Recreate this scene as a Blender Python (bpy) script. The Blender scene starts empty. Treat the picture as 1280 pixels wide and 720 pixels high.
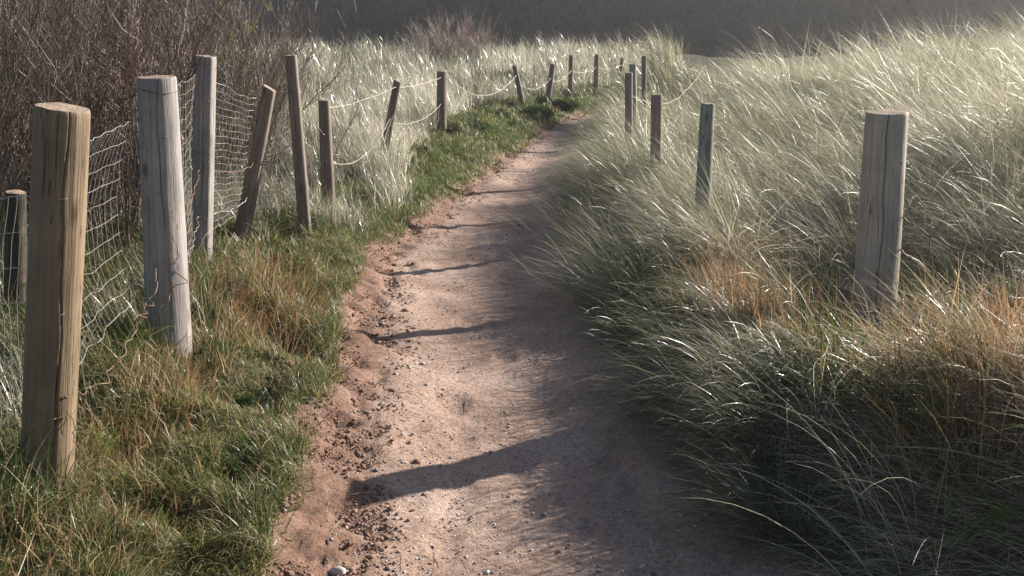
import bpy, math, random
import numpy as np
from mathutils import Vector, Quaternion

SEED = 7
rng = np.random.default_rng(SEED)
random.seed(SEED)
scene = bpy.context.scene
COL = scene.collection
R = math.radians

# ------------------------------------------------------------------ camera model
CAMH = 1.55
PITCH = R(16.0)
F = 1256.0          # focal length in pixels of the 1280 px wide photograph
CP, SP = math.cos(PITCH), math.sin(PITCH)

def ray(px, py):
    a = (px - 640.0) / F
    b = (py - 360.0) / F
    return np.array([a, CP - b * SP, -SP - b * CP])

def at_y(px, py, Y):
    d = ray(px, py)
    return np.array([0, 0, CAMH]) + d * (Y / d[1])

def at_z(px, py, z):
    d = ray(px, py)
    return np.array([0, 0, CAMH]) + d * ((z - CAMH) / d[2])

# ------------------------------------------------------------------ noise
def _hash(ix, iy, s):
    h = (ix.astype(np.int64) * 374761393 + iy.astype(np.int64) * 668265263 + s * 1442695041) & 0xFFFFFFFF
    h = ((h ^ (h >> 13)) * 1274126177) & 0xFFFFFFFF
    return ((h ^ (h >> 16)) & 0xFFFF) / 65535.0

def vnoise(x, y, s=0):
    x = np.asarray(x, float); y = np.asarray(y, float)
    ix = np.floor(x); iy = np.floor(y)
    fx = x - ix; fy = y - iy
    ux = fx * fx * (3 - 2 * fx); uy = fy * fy * (3 - 2 * fy)
    a = _hash(ix, iy, s); b = _hash(ix + 1, iy, s)
    c = _hash(ix, iy + 1, s); d = _hash(ix + 1, iy + 1, s)
    return ((a * (1 - ux) + b * ux) * (1 - uy) + (c * (1 - ux) + d * ux) * uy) * 2 - 1

def fbm(x, y, s=0, o=4):
    r = 0; amp = 1.0; f = 1.0; n = 0
    for i in range(o):
        r = r + amp * vnoise(np.asarray(x) * f + 17.3 * i, np.asarray(y) * f - 9.1 * i, s + i)
        n += amp; amp *= 0.5; f *= 2.03
    return r / n

def sstep(a, b, x):
    t = np.clip((np.asarray(x, float) - a) / (b - a), 0, 1)
    return t * t * (3 - 2 * t)

# ------------------------------------------------------------------ terrain
left_px = [(452, 720), (455, 610), (478, 470), (482, 400), (488, 330), (560, 268), (628, 205), (700, 155), (738, 141)]
right_px = [(985, 720), (845, 600), (752, 450), (712, 370), (700, 300), (702, 240), (716, 200), (738, 165), (765, 147)]
_le = np.array([at_z(px, py, 0.0)[:2] for px, py in left_px])
_re = np.array([at_z(px, py, 0.0)[:2] for px, py in right_px])
_YS = np.linspace(-15, 45, 1201)
def _smooth(v, n):
    k = np.hanning(n); k /= k.sum()
    return np.convolve(np.pad(v, n // 2, mode='edge'), k, mode='valid')[:len(v)]
_far = np.array([[2.3, 15.7], [4.2, 17.2], [8.0, 19.6], [14.0, 24.0], [26.0, 45.0]])
_lx = np.interp(_YS, np.r_[-15, 0, _le[:, 1], _far[:, 1]], np.r_[-0.2, -0.42, _le[:, 0], _far[:, 0] - 0.45])
_rx = np.interp(_YS, np.r_[-15, 0, _re[:, 1], _far[:, 1] - .2], np.r_[0.9, 0.8, _re[:, 0], _far[:, 0] + 0.55])
_lx = _smooth(_lx, 15); _rx = _smooth(_rx, 15)

def edges(X, Y):
    wob = 0.045 * fbm(np.asarray(Y) * 2.2, np.asarray(Y) * 0 + 3.3, 11, 3)
    wob2 = 0.05 * fbm(np.asarray(Y) * 2.0, np.asarray(Y) * 0 + 8.1, 15, 3)
    xl = np.interp(Y, _YS, _lx) + wob
    xr = np.interp(Y, _YS, _rx) + wob2
    return xl - X, X - xr          # distance outside the left / right path edge

def height(X, Y, fine=True):
    X = np.asarray(X, float); Y = np.asarray(Y, float)
    dl, dr = edges(X, Y)
    z = 0.012 * fbm(X * 2.5, Y * 1.6, 1, 3)
    if fine:
        z = z + 0.008 * fbm(X * 7, Y * 7, 2, 3) + .003 * fbm(X * 19, Y * 19, 12, 2)
    # worn hollow of the path
    inside = np.clip(np.minimum(-dl, -dr), 0, 1)
    z = z - 0.03 * sstep(0.0, 0.35, inside)
    # left: crumbling soil lip, then grassy verge
    near = 1 - sstep(3.5, 6.5, Y)
    lipw = 0.20 + 0.10 * near
    z = z + 0.085 * sstep(-0.02, lipw, dl) + 0.10 * sstep(lipw, 1.1, dl)
    z = z + sstep(0.0, 0.15, dl) * (1 - sstep(.3, .6, dl)) * 0.022 * fbm(X * 11, Y * 9, 5, 3) * (1 if fine else 0)
    z = z + .05 * sstep(4.5, 6.5, Y) * sstep(.15, .5, dl) * (1 - sstep(.6, 1.2, dl)) * (1 + 1.2 * fbm(X * 3, Y * 3, 14, 2))
    vl = sstep(0.15, 0.45, dl) * (1 - .6 * sstep(1.2, 2.0, dl))
    lump = 1 - np.abs(fbm(X * 3.1, Y * 3.1, 4, 2)) * 2.2
    z = z + sstep(0.2, 0.7, dl) * 0.05 * fbm(X * 1.7, Y * 1.7, 3, 3) + vl * (.055 * (lump - .4) + .035 * fbm(X * 7, Y * 7, 13, 2))
    z = z + sstep(1.4, 6, dl) * (0.06 + 0.10 * fbm(X * 0.5, Y * 0.5, 6, 3) + .09 * fbm(X * 1.6, Y * 1.6, 16, 2))
    # right: steep grassed bank, then dune field
    nb = sstep(2.1, 2.6, Y) * (1 - sstep(2.75, 3.5, Y))
    A = 0.32 + .16 * nb - .08 * sstep(4.0, 4.8, Y) - .03 * sstep(6.0, 8.0, Y) - .09 * sstep(8.5, 11, Y) + 0.05 * fbm(Y * 0.9, Y * 0 + 1.7, 9, 2)
    z = z + A * sstep(0.06, 0.66 + .28 * nb, dr)
    z = z + sstep(0.5, 1.0, dr) * 0.02
    z = z + 0.11 * np.clip(dr - 1.1, 0, 4.2) + 0.07 * np.clip(dr - 5.3, 0, 5)
    z = z + sstep(0.5, 2.0, dr) * (0.13 * fbm(X * 0.55 + 4, Y * 0.55, 7, 3) + 0.16 * fbm(X * 1.25, Y * 1.25, 8, 2))
    # hollow just behind the near right post
    z = z - 0.20 * np.exp(-(((X - 3.0) / 1.1) ** 2 + ((Y - 4.7) / 1.0) ** 2))
    z = z - 0.26 * np.exp(-(((X - 1.55) / .45) ** 2 + ((Y - 4.2) / .65) ** 2))
    z = z + .45 * np.exp(-(((X - 2.15) / .5) ** 2 + ((Y - 13.6) / .7) ** 2))
    z = z - .14 * np.exp(-(((X - 2.25) / .6) ** 2 + ((Y - 3.5) / .55) ** 2))
    # far: the dune slack drops away before the hill
    far = sstep(24, 38, Y)
    z = z * (1 - 0.6 * far) - 1.6 * far
    return z

# ------------------------------------------------------------------ mesh helpers
def mesh_from(name, V, Fq, attrs=None, smooth=True, mat_idx=None):
    """V (n,3), Fq (m,k) equal-size faces or list of such arrays."""
    me = bpy.data.meshes.new(name)
    V = np.ascontiguousarray(V, np.float32)
    if not isinstance(Fq, list): Fq = [Fq]
    Fq = [np.ascontiguousarray(f, np.int32) for f in Fq if len(f)]
    nl = sum(f.size for f in Fq); npoly = sum(len(f) for f in Fq)
    me.vertices.add(len(V)); me.vertices.foreach_set('co', V.ravel())
    me.loops.add(nl); me.loops.foreach_set('vertex_index', np.concatenate([f.ravel() for f in Fq]))
    me.polygons.add(npoly)
    tot = np.concatenate([np.full(len(f), f.shape[1], np.int32) for f in Fq])
    st = np.r_[0, np.cumsum(tot)[:-1]].astype(np.int32)
    me.polygons.foreach_set('loop_start', st)
    if smooth: me.polygons.foreach_set('use_smooth', np.ones(npoly, bool))
    if mat_idx is not None: me.polygons.foreach_set('material_index', np.ascontiguousarray(mat_idx, np.int32))
    me.update(calc_edges=True)
    for k, a in (attrs or {}).items():
        at = me.attributes.new(k, 'FLOAT', 'POINT')
        at.data.foreach_set('value', np.ascontiguousarray(a, np.float32))
    return me

def link(name, me, mats, parent=None, loc=None):
    o = bpy.data.objects.new(name, me)
    COL.objects.link(o)
    if not isinstance(mats, (list, tuple)): mats = [mats]
    for m in mats: me.materials.append(m)
    if parent is not None: o.parent = parent
    if loc is not None: o.location = loc
    return o

def tag(o, label=None, cat=None, group=None, kind=None):
    if label: o['label'] = label
    if cat: o['category'] = cat
    if group: o['group'] = group
    if kind: o['kind'] = kind
    return o

def norm(v):
    return v / np.maximum(np.linalg.norm(v, axis=-1, keepdims=True), 1e-9)

def tubes(P, Rad, sides=4):
    """P (N,K,3) polylines, Rad (N,K). Returns V, F."""
    P = np.asarray(P, float); N, K, _ = P.shape
    Rad = np.broadcast_to(np.asarray(Rad, float), (N, K))
    T = norm(np.gradient(P, axis=1))
    ref = np.where(np.abs(T[..., 2:3]) > 0.9, np.array([1.0, 0, 0]), np.array([0, 0, 1.0]))
    # keep the reference constant per polyline so the tube does not twist
    ref = np.broadcast_to(ref.mean(axis=1, keepdims=True) + np.array([.013, .007, .003]), P.shape)
    U = norm(np.cross(T, ref)); W = np.cross(T, U)
    ang = np.arange(sides) * 2 * np.pi / sides
    V = P[:, :, None, :] + Rad[:, :, None, None] * (np.cos(ang)[None, None, :, None] * U[:, :, None, :] + np.sin(ang)[None, None, :, None] * W[:, :, None, :])
    V = V.reshape(-1, 3)
    n = np.arange(N)[:, None, None] * K * sides; k = np.arange(K - 1)[None, :, None] * sides; s = np.arange(sides)[None, None, :]
    a = n + k + s; b = n + k + (s + 1) % sides
    Fq = np.stack([a, b, b + sides, a + sides], -1).reshape(-1, 4)
    return V, Fq

class MB:
    def __init__(s): s.V = []; s.F = []; s.n = 0
    def add(s, V, Fq):
        s.V.append(V); s.F.append(Fq + s.n); s.n += len(V)
    def tube(s, P, r, sides=5):
        P = np.asarray(P, float)[None]
        s.add(*tubes(P, np.broadcast_to(np.asarray(r, float), P.shape[:2]), sides))
    def build(s, name, mat, parent=None, loc=None, smooth=True):
        V = np.concatenate(s.V)
        if loc is not None: V = V - np.asarray(loc)[None]
        k = {}
        for f in s.F: k.setdefault(f.shape[1], []).append(f)
        return link(name, mesh_from(name, V, [np.concatenate(v) for v in k.values()], smooth=smooth), mat, parent, loc)

def blades(base, L, az, lean, bend, width, segs, rnd, twist=0.8):
    """curved tapering leaf ribbons"""
    N = len(base)
    K = segs + 1
    s = np.linspace(0, 1, K)[None, :]
    th = lean[:, None] + bend[:, None] * s ** 1.3
    dl = (L / segs)[:, None]
    hx = np.sin(th) * dl; hz = np.cos(th) * dl
    h = np.concatenate([np.zeros((N, 1)), np.cumsum(hx[:, :-1], 1)], 1)
    z = np.concatenate([np.zeros((N, 1)), np.cumsum(hz[:, :-1], 1)], 1)
    az2 = az[:, None] + (rng.normal(0, 0.22, N)[:, None]) * s
    C = np.stack([base[:, 0:1] + h * np.cos(az2), base[:, 1:2] + h * np.sin(az2), base[:, 2:3] + z], -1)
    tw = (rng.normal(0, twist, N))[:, None] * (0.4 + s)
    side = np.stack([-np.sin(az2), np.cos(az2), 0 * az2], -1)
    nrm = np.stack([np.cos(az2) * np.cos(th), np.sin(az2) * np.cos(th), -np.sin(th)], -1)
    wv = side * np.cos(tw)[..., None] + nrm * np.sin(tw)[..., None]
    prof = np.clip(1 - s ** 1.8, 0, 1) * (0.55 + 0.45 * np.clip(s * 5, 0, 1))
    wv = wv * (prof * width[:, None] * 0.5)[..., None]
    A = C - wv; B = C + wv
    V = np.empty((N, 2 * segs + 1, 3))
    V[:, 0:2 * segs:2] = A[:, :segs]; V[:, 1:2 * segs:2] = B[:, :segs]; V[:, -1] = C[:, -1]
    o = np.arange(N)[:, None] * (2 * segs + 1)
    q = np.arange(segs - 1)[None, :] * 2
    a = o + q
    Q = np.stack([a, a + 1, a + 3, a + 2], -1).reshape(-1, 4)
    t0 = o[:, 0] + 2 * (segs - 1)
    T = np.stack([t0, t0 + 1, t0 + 2], -1)
    tt = np.empty((N, 2 * segs + 1)); tt[:, 0:2 * segs:2] = s[:, :segs]; tt[:, 1:2 * segs:2] = s[:, :segs]; tt[:, -1] = 1
    rr = np.repeat(rnd, 2 * segs + 1)
    return V.reshape(-1, 3), Q, T, rr, tt.ravel()

class Grass:
    def __init__(s): s.V = []; s.Q = []; s.T = []; s.r = []; s.t = []; s.n = 0
    def add(s, *a):
        V, Q, T, r, t = blades(*a)
        s.V.append(V); s.Q.append(Q + s.n); s.T.append(T + s.n); s.r.append(r); s.t.append(t); s.n += len(V)
    def build(s, name, mat):
        me = mesh_from(name, np.concatenate(s.V), [np.concatenate(s.Q), np.concatenate(s.T)],
                       {'rnd': np.concatenate(s.r), 'along': np.concatenate(s.t)})
        return link(name, me, mat)

# ------------------------------------------------------------------ materials
class NT:
    def __init__(s, name):
        s.m = bpy.data.materials.new(name); s.m.use_nodes = True
        s.t = s.m.node_tree; s.N = s.t.nodes; s.L = s.t.links
        s.N.clear(); s.out = s.N.new('ShaderNodeOutputMaterial')
    def n(s, typ, **kw):
        x = s.N.new(typ)
        for k, v in kw.items():
            if k.startswith('i_'):
                key = k[2:].replace('_', ' ')
                x.inputs[key].default_value = v
            else: setattr(x, k, v)
        return x
    def l(s, a, b): s.L.new(a, b)
    def coord(s, which='Object', scale=(1, 1, 1)):
        c = s.n('ShaderNodeTexCoord'); m = s.n('ShaderNodeMapping'); m.inputs['Scale'].default_value = scale
        s.l(c.outputs[which], m.inputs['Vector']); return m.outputs['Vector']
    def noise(s, vec, scale, detail=4, rough=.55, dist=0):
        x = s.n('ShaderNodeTexNoise'); x.inputs['Scale'].default_value = scale; x.inputs['Detail'].default_value = detail
        x.inputs['Roughness'].default_value = rough; x.inputs['Distortion'].default_value = dist
        if vec is not None: s.l(vec, x.inputs['Vector'])
        return x.outputs['Fac']
    def ramp(s, fac, stops, interp='LINEAR'):
        x = s.n('ShaderNodeValToRGB'); e = x.color_ramp.elements; x.color_ramp.interpolation = interp
        while len(e) < len(stops): e.new(0.5)
        for el, (p, c) in zip(e, stops):
            el.position = p; el.color = (c[0], c[1], c[2], 1) if not isinstance(c, (int, float)) else (c, c, c, 1)
        s.l(fac, x.inputs['Fac']); return x.outputs['Color']
    def mix(s, fac, a, b, mode='MIX'):
        x = s.n('ShaderNodeMix', data_type='RGBA', blend_type=mode)
        for sock, v in ((x.inputs[0], fac), (x.inputs[6], a), (x.inputs[7], b)):
            if isinstance(v, (int, float)): sock.default_value = v
            elif isinstance(v, tuple): sock.default_value = (v[0], v[1], v[2], 1)
            else: s.l(v, sock)
        return x.outputs[2]
    def math(s, op, a, b=0.0):
        x = s.n('ShaderNodeMath', operation=op)
        for i, v in enumerate((a, b)):
            if isinstance(v, (int, float)): x.inputs[i].default_value = v
            else: s.l(v, x.inputs[i])
        return x.outputs[0]
    def attr(s, name):
        x = s.n('ShaderNodeAttribute', attribute_name=name); return x.outputs['Fac']
    def bump(s, h, strength, dist=.01, normal=None):
        x = s.n('ShaderNodeBump'); x.inputs['Strength'].default_value = strength; x.inputs['Distance'].default_value = dist
        s.l(h, x.inputs['Height'])
        if normal is not None: s.l(normal, x.inputs['Normal'])
        return x.outputs['Normal']
    def principled(s, col, rough=.8, spec=.3, normal=None, metal=0, out=True):
        x = s.n('ShaderNodeBsdfPrincipled')
        for k, v in (('Base Color', col), ('Roughness', rough), ('Specular IOR Level', spec), ('Metallic', metal)):
            if isinstance(v, tuple): x.inputs[k].default_value = (v[0], v[1], v[2], 1)
            elif isinstance(v, (int, float)): x.inputs[k].default_value = v
            else: s.l(v, x.inputs[k])
        if normal is not None: s.l(normal, x.inputs['Normal'])
        if out: s.l(x.outputs[0], s.out.inputs[0])
        return x.outputs[0]

def grass_mat(name, stops, rough=.4, spec=.5, trans=.4, patch=None, gain=1.2, blue=.84):
    m = NT(name)
    r = m.attr('rnd')
    col = m.ramp(r, stops)
    if patch:
        v = m.coord('Object')
        col = m.mix(m.ramp(m.noise(v, patch[1], 3), [(.40, 0), (.62, 1)]), col, m.mix(0.75, col, patch[0]))
    p = m.principled(col, rough, spec, out=False)
    tr = m.n('ShaderNodeBsdfTranslucent')
    tc = m.mix(1.0, col, (gain, gain * .99, gain * blue), 'MULTIPLY')
    m.l(tc, tr.inputs['Color'])
    mx = m.n('ShaderNodeMixShader'); mx.inputs[0].default_value = trans
    m.l(p, mx.inputs[1]); m.l(tr.outputs[0], mx.inputs[2]); m.l(mx.outputs[0], m.out.inputs[0])
    return m.m

def ground_mat():
    m = NT('ground_soil')
    v = m.coord('Object')
    soil = m.attr('soil'); clod = m.attr('clod')
    n1 = m.noise(v, 2.3, 5, .6); n2 = m.noise(v, 55, 6, .7); n3 = m.noise(v, 9, 5, .65)
    base = m.ramp(n1, [(.28, (.30, .205, .155)), (.48, (.45, .315, .245)), (.75, (.53, .405, .335))])
    grit = m.ramp(n2, [(.30, (.50, .42, .38)), (.5, (1, 1, 1)), (.72, (1.32, 1.30, 1.28))])
    base = m.mix(1.0, base, grit, 'MULTIPLY')
    red = m.ramp(n3, [(.3, (.15, .09, .06)), (.6, (.27, .165, .12)), (.8, (.36, .245, .185))])
    red = m.mix(1.0, red, grit, 'MULTIPLY')
    pcol = m.mix(clod, base, red)
    vo = m.n('ShaderNodeTexVoronoi'); vo.inputs['Scale'].default_value = 60; m.l(v, vo.inputs['Vector'])
    stone = m.math('MULTIPLY', m.math('LESS_THAN', vo.outputs['Distance'], .30), m.math('GREATER_THAN', m.noise(v, 31, 2), .56))
    pcol = m.mix(m.math('MULTIPLY', stone, .55), pcol, m.ramp(m.noise(v, 70, 2), [(.35, (.16, .12, .10)), (.65, (.52, .47, .43))]))
    litter = m.ramp(m.noise(v, 14, 5, .7), [(.3, (.035, .032, .016)), (.55, (.07, .068, .03)), (.75, (.14, .11, .06))])
    moss = m.ramp(m.noise(v, 26, 5, .7), [(.3, (.045, .06, .015)), (.6, (.11, .14, .035)), (.8, (.19, .2, .07))])
    mo = m.attr('moss')
    litter = m.mix(mo, litter, moss)
    col = m.mix(soil, litter, pcol)
    h = m.math('ADD', m.math('MULTIPLY', m.noise(v, 38, 6, .7), .6), m.math('MULTIPLY', m.noise(v, 150, 4, .7), .35))
    h = m.math('ADD', h, m.math('MULTIPLY', stone, .25))
    nrm = m.bump(h, .9, .016)
    m.principled(col, .9, .25, nrm)
    return m.m

def wood_mat(name, dark, mid, light, seed=0.0, green=.0, scale=1.0):
    m = NT(name)
    tc = m.n('ShaderNodeTexCoord'); mp = m.n('ShaderNodeMapping'); mp.inputs['Location'].default_value = (seed, seed * 1.7, seed * .6)
    m.l(tc.outputs['Object'], mp.inputs['Vector'])
    mp2 = m.n('ShaderNodeMapping'); mp2.inputs['Scale'].default_value = (1, 1, .045); m.l(mp.outputs[0], mp2.inputs['Vector'])
    g1 = m.noise(mp2.outputs[0], 55, 6, .65, .6); g2 = m.noise(mp2.outputs[0], 190, 3, .6)
    blot = m.noise(mp.outputs[0], 5.5, 5, .6, .5)
    col = m.ramp(g1, [(.22, dark), (.5, mid), (.78, light)])
    col = m.mix(m.ramp(g2, [(.35, .4), (.55, 0)]), col, m.mix(.6, col, dark))
    col = m.mix(m.ramp(blot, [(.42, 0), (.68, .75)]), col, m.mix(.6, col, (dark[0] * .75, dark[1] * .8, dark[2] * .8)))
    # knots
    vo = m.n('ShaderNodeTexVoronoi'); vo.inputs['Scale'].default_value = 1.0
    mp3 = m.n('ShaderNodeMapping'); mp3.inputs['Scale'].default_value = (9, 9, 3.2); m.l(mp.outputs[0], mp3.inputs['Vector']); m.l(mp3.outputs[0], vo.inputs['Vector'])
    kn = m.ramp(vo.outputs['Distance'], [(.05, .8), (.11, .3), (.17, 0)])
    col = m.mix(kn, col, (.055, .035, .022))
    # drying cracks
    mp4 = m.n('ShaderNodeMapping'); mp4.inputs['Scale'].default_value = (1, 1, .028); m.l(mp.outputs[0], mp4.inputs['Vector'])
    cr = m.noise(mp4.outputs[0], 22, 4, .5, .3)
    ck = m.ramp(m.math('ABSOLUTE', m.math('SUBTRACT', cr, .5)), [(.0008, 1), (.004, 0)])
    col = m.mix(m.math('MULTIPLY', ck, .6), col, (.03, .022, .018))
    # lichen
    if green > 0:
        col = m.mix(m.math('MULTIPLY', m.ramp(m.noise(mp.outputs[0], 16, 5, .7), [(.52, 0), (.66, 1)]), green), col, (.16, .19, .11))
    h = m.math('SUBTRACT', m.math('ADD', m.math('MULTIPLY', g1, .5), m.math('MULTIPLY', g2, .2)), m.math('MULTIPLY', ck, .9))
    m.principled(col, .72, .3, m.bump(h, 1.0, .009))
    return m.m

def end_mat():
    m = NT('sawn_end_grain')
    v = m.coord('Object')
    w = m.n('ShaderNodeTexWave', wave_type='RINGS', rings_direction='Z'); w.inputs['Scale'].default_value = 26
    w.inputs['Distortion'].default_value = 2.5; w.inputs['Detail'].default_value = 3; m.l(v, w.inputs['Vector'])
    col = m.ramp(w.outputs['Fac'], [(0, (.24, .17, .12)), (.6, (.36, .27, .2)), (1, (.45, .35, .27))])
    col = m.mix(m.ramp(m.noise(v, 30, 4), [(.45, 0), (.7, .6)]), col, (.16, .12, .09))
    m.principled(col, .75, .3, m.bump(m.noise(v, 120, 4), .5, .004))
    return m.m

def simple_mat(name, col, rough=.6, metal=0, spec=.4, var=None, sc=20, bump=0):
    m = NT(name); v = m.coord('Object')
    c = col
    nrm = None
    if var is not None: c = m.mix(m.ramp(m.noise(v, sc, 5, .65), [(.35, 0), (.65, 1)]), col, var)
    if bump: nrm = m.bump(m.noise(v, sc * 3, 5, .7), bump, .01)
    m.principled(c, rough, spec, nrm, metal)
    return m.m

M = {}
M['ground'] = ground_mat()
M['marram'] = grass_mat('marram_blades', [(0, (.045, .075, .035)), (.22, (.12, .14, .08)), (.42, (.26, .255, .18)), (.62, (.40, .37, .285)), (.85, (.54, .50, .41)), (1, (.70, .66, .57))], .33, .75, .46)
M['pale'] = grass_mat('pale_dune_blades', [(0, (.055, .075, .035)), (.16, (.10, .115, .06)), (.36, (.20, .19, .13)), (.64, (.45, .42, .345)), (1, (.70, .67, .59))], .28, 1.0, .42, gain=1.15, blue=.88)
M['turf'] = grass_mat('turf_blades', [(0, (.035, .07, .016)), (.35, (.092, .122, .034)), (.58, (.19, .19, .072)), (.78, (.33, .25, .14)), (1, (.50, .41, .27))], .40, .45, .42)
M['dry'] = grass_mat('dry_blades', [(0, (.20, .11, .06)), (.4, (.33, .19, .11)), (.75, (.45, .31, .19)), (1, (.58, .46, .32))], .45, .4, .42)
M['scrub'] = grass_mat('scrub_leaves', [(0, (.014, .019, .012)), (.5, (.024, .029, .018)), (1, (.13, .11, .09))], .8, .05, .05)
M['twig'] = simple_mat('twig_bark', (.075, .048, .042), .45, 0, .5, (.19, .125, .10), 9)
M['twig2'] = simple_mat('old_twig_bark', (.11, .08, .06), .5, 0, .5, (.24, .185, .14), 7)
M['twig3'] = simple_mat('pale_bush_bark', (.26, .19, .155), .55, 0, .4, (.40, .31, .26), 5)
M['leaf'] = grass_mat('green_leaf', [(0, (.06, .12, .02)), (.6, (.12, .2, .04)), (1, (.2, .26, .07))], .35, .5, .4)
M['spray'] = grass_mat('yellow_green_leaf', [(0, (.14, .16, .05)), (.6, (.22, .23, .08)), (1, (.30, .28, .12))], .45, .4, .4)
M['wood_new'] = wood_mat('tan_post_wood', (.15, .105, .065), (.27, .195, .125), (.36, .27, .18), 0.3)
M['wood_grey'] = wood_mat('silver_grey_post_wood', (.17, .145, .13), (.36, .325, .305), (.50, .46, .43), 2.7, .15)
M['wood_old'] = wood_mat('old_brown_post_wood', (.11, .086, .07), (.235, .19, .155), (.35, .295, .25), 5.1, .3)
M['wood_pale'] = wood_mat('pale_post_wood', (.30, .25, .20), (.48, .41, .335), (.60, .53, .45), 3.9, .15)
M['wood_brown'] = wood_mat('light_brown_post_wood', (.17, .13, .10), (.33, .265, .215), (.46, .385, .325), 4.4, .2)
M['wood_dark'] = wood_mat('dark_stump_wood', (.03, .024, .02), (.07, .055, .046), (.13, .105, .09), 9.3, .2)
M['wood_green'] = wood_mat('greenish_post_wood', (.17, .175, .145), (.32, .32, .275), (.44, .43, .375), 7.9, .5)
M['end'] = end_mat()
M['wire'] = simple_mat('galvanised_wire', (.52, .49, .45), .35, .3, .6, (.32, .27, .22), 12)
M['rust'] = simple_mat('rusty_wire', (.15, .085, .055), .6, .35, .4, (.28, .19, .14), 14)
M['rope'] = simple_mat('pale_fence_cord', (.66, .60, .50), .5, 0, .4, (.5, .44, .36), 10)
M['pebble'] = simple_mat('pebble_stone', (.20, .155, .135), .7, 0, .35, (.38, .33, .30), 15)
M['clod'] = simple_mat('red_soil_clod', (.17, .10, .07), .95, 0, .15, (.34, .22, .165), 25, .6)
M['moss'] = simple_mat('moss_cushion', (.03, .05, .02), .8, 0, .25, (.075, .11, .035), 45, 1.0)
M['white'] = simple_mat('chalk_flint', (.55, .51, .47), .5, 0, .4, (.42, .4, .37), 20)

# ------------------------------------------------------------------ ground and path
def axis(parts):
    out = []
    for a, b, s in parts: out.append(np.arange(a, b, s))
    return np.unique(np.round(np.concatenate(out), 4))
gx = np.r_[-np.geomspace(2.6, 160, 46)[::-1], np.arange(-2.56, 2.59, .026), np.geomspace(2.6, 160, 60)]
gy = np.r_[-np.geomspace(.5, 30, 14)[::-1], np.arange(0, 1.7, .15), np.arange(1.7, 7, .028), np.arange(7, 16, .06), np.geomspace(16, 260, 70)]
GX, GY = np.meshgrid(gx, gy)
GZ = height(GX, GY)
dl, dr = edges(GX, GY)
lipn = 0.20 + 0.07 * (1 - sstep(3.5, 6.5, GY)) + 0.10 * fbm(GX * 3, GY * 3, 21, 3) - .11 * sstep(6, 9, GY)
soil = (1 - sstep(lipn - .06, lipn + .06, dl)) * (1 - sstep(.02, .16, dr + .06 * fbm(GX * 4, GY * 4, 23, 3)))
clod = sstep(-.10, .06, dl + .05 * fbm(GX * 6, GY * 6, 31, 3)) * soil
moss = sstep(3.5, 6, GY) * (1 - sstep(.5, 1.0, dl)) * sstep(.0, .2, dl)
GZ = GZ + clod * (0.034 * fbm(GX * 16, GY * 14, 33, 3) + .010 * fbm(GX * 40, GY * 37, 34, 2))
fr = np.random.default_rng(21)
for k in range(64):
    fy = 2.0 * (9.0 / 2.0) ** fr.uniform(); xl_ = float(np.interp(fy, _YS, _lx)); xr_ = float(np.interp(fy, _YS, _rx))
    fx = fr.uniform(xl_ + .08, xr_ - .02); a_ = math.pi / 2 + fr.normal(0, .3)
    cx_, sx_ = math.cos(a_), math.sin(a_)
    iy0, iy1 = np.searchsorted(gy, [fy - .3, fy + .3]); ix0, ix1 = np.searchsorted(gx, [fx - .3, fx + .3])
    sub = np.s_[iy0:iy1, ix0:ix1]
    u_ = ((GX[sub] - fx) * cx_ + (GY[sub] - fy) * sx_) / .135; v_ = (-(GX[sub] - fx) * sx_ + (GY[sub] - fy) * cx_) / .052
    q_ = np.sqrt(u_ ** 2 + v_ ** 2)
    dp = fr.uniform(.004, .011)
    GZ[sub] += -dp * (1 - sstep(.75, 1.05, q_)) + .45 * dp * np.exp(-((q_ - 1.25) / .22) ** 2)
GZ = GZ - clod * .022 * sstep(.12, .42, fbm(GX * 13, GY * 12, 36, 2))
ny, nx = GX.shape
V = np.stack([GX, GY, GZ], -1).reshape(-1, 3)
i = np.arange(ny - 1)[:, None] * nx + np.arange(nx - 1)[None, :]
Q = np.stack([i, i + 1, i + 1 + nx, i + nx], -1).reshape(-1, 4)
inpath = ((dl < .0) & (dr < .0)).ravel()
onp = inpath[Q].all(1)
def submesh(name, Fq):
    ids, inv = np.unique(Fq, return_inverse=True)
    return mesh_from(name, V[ids], inv.reshape(Fq.shape), {'soil': soil.ravel()[ids], 'clod': clod.ravel()[ids], 'moss': moss.ravel()[ids]})
g = link('ground', submesh('ground', Q[~onp]), M['ground'])
tag(g, 'sandy dune ground under the grass either side of the path', 'ground', kind='structure')
g = link('path', submesh('path', Q[onp]), M['ground'])
tag(g, 'narrow reddish sandy footpath curving away between the grass banks', 'path', kind='structure')

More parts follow.
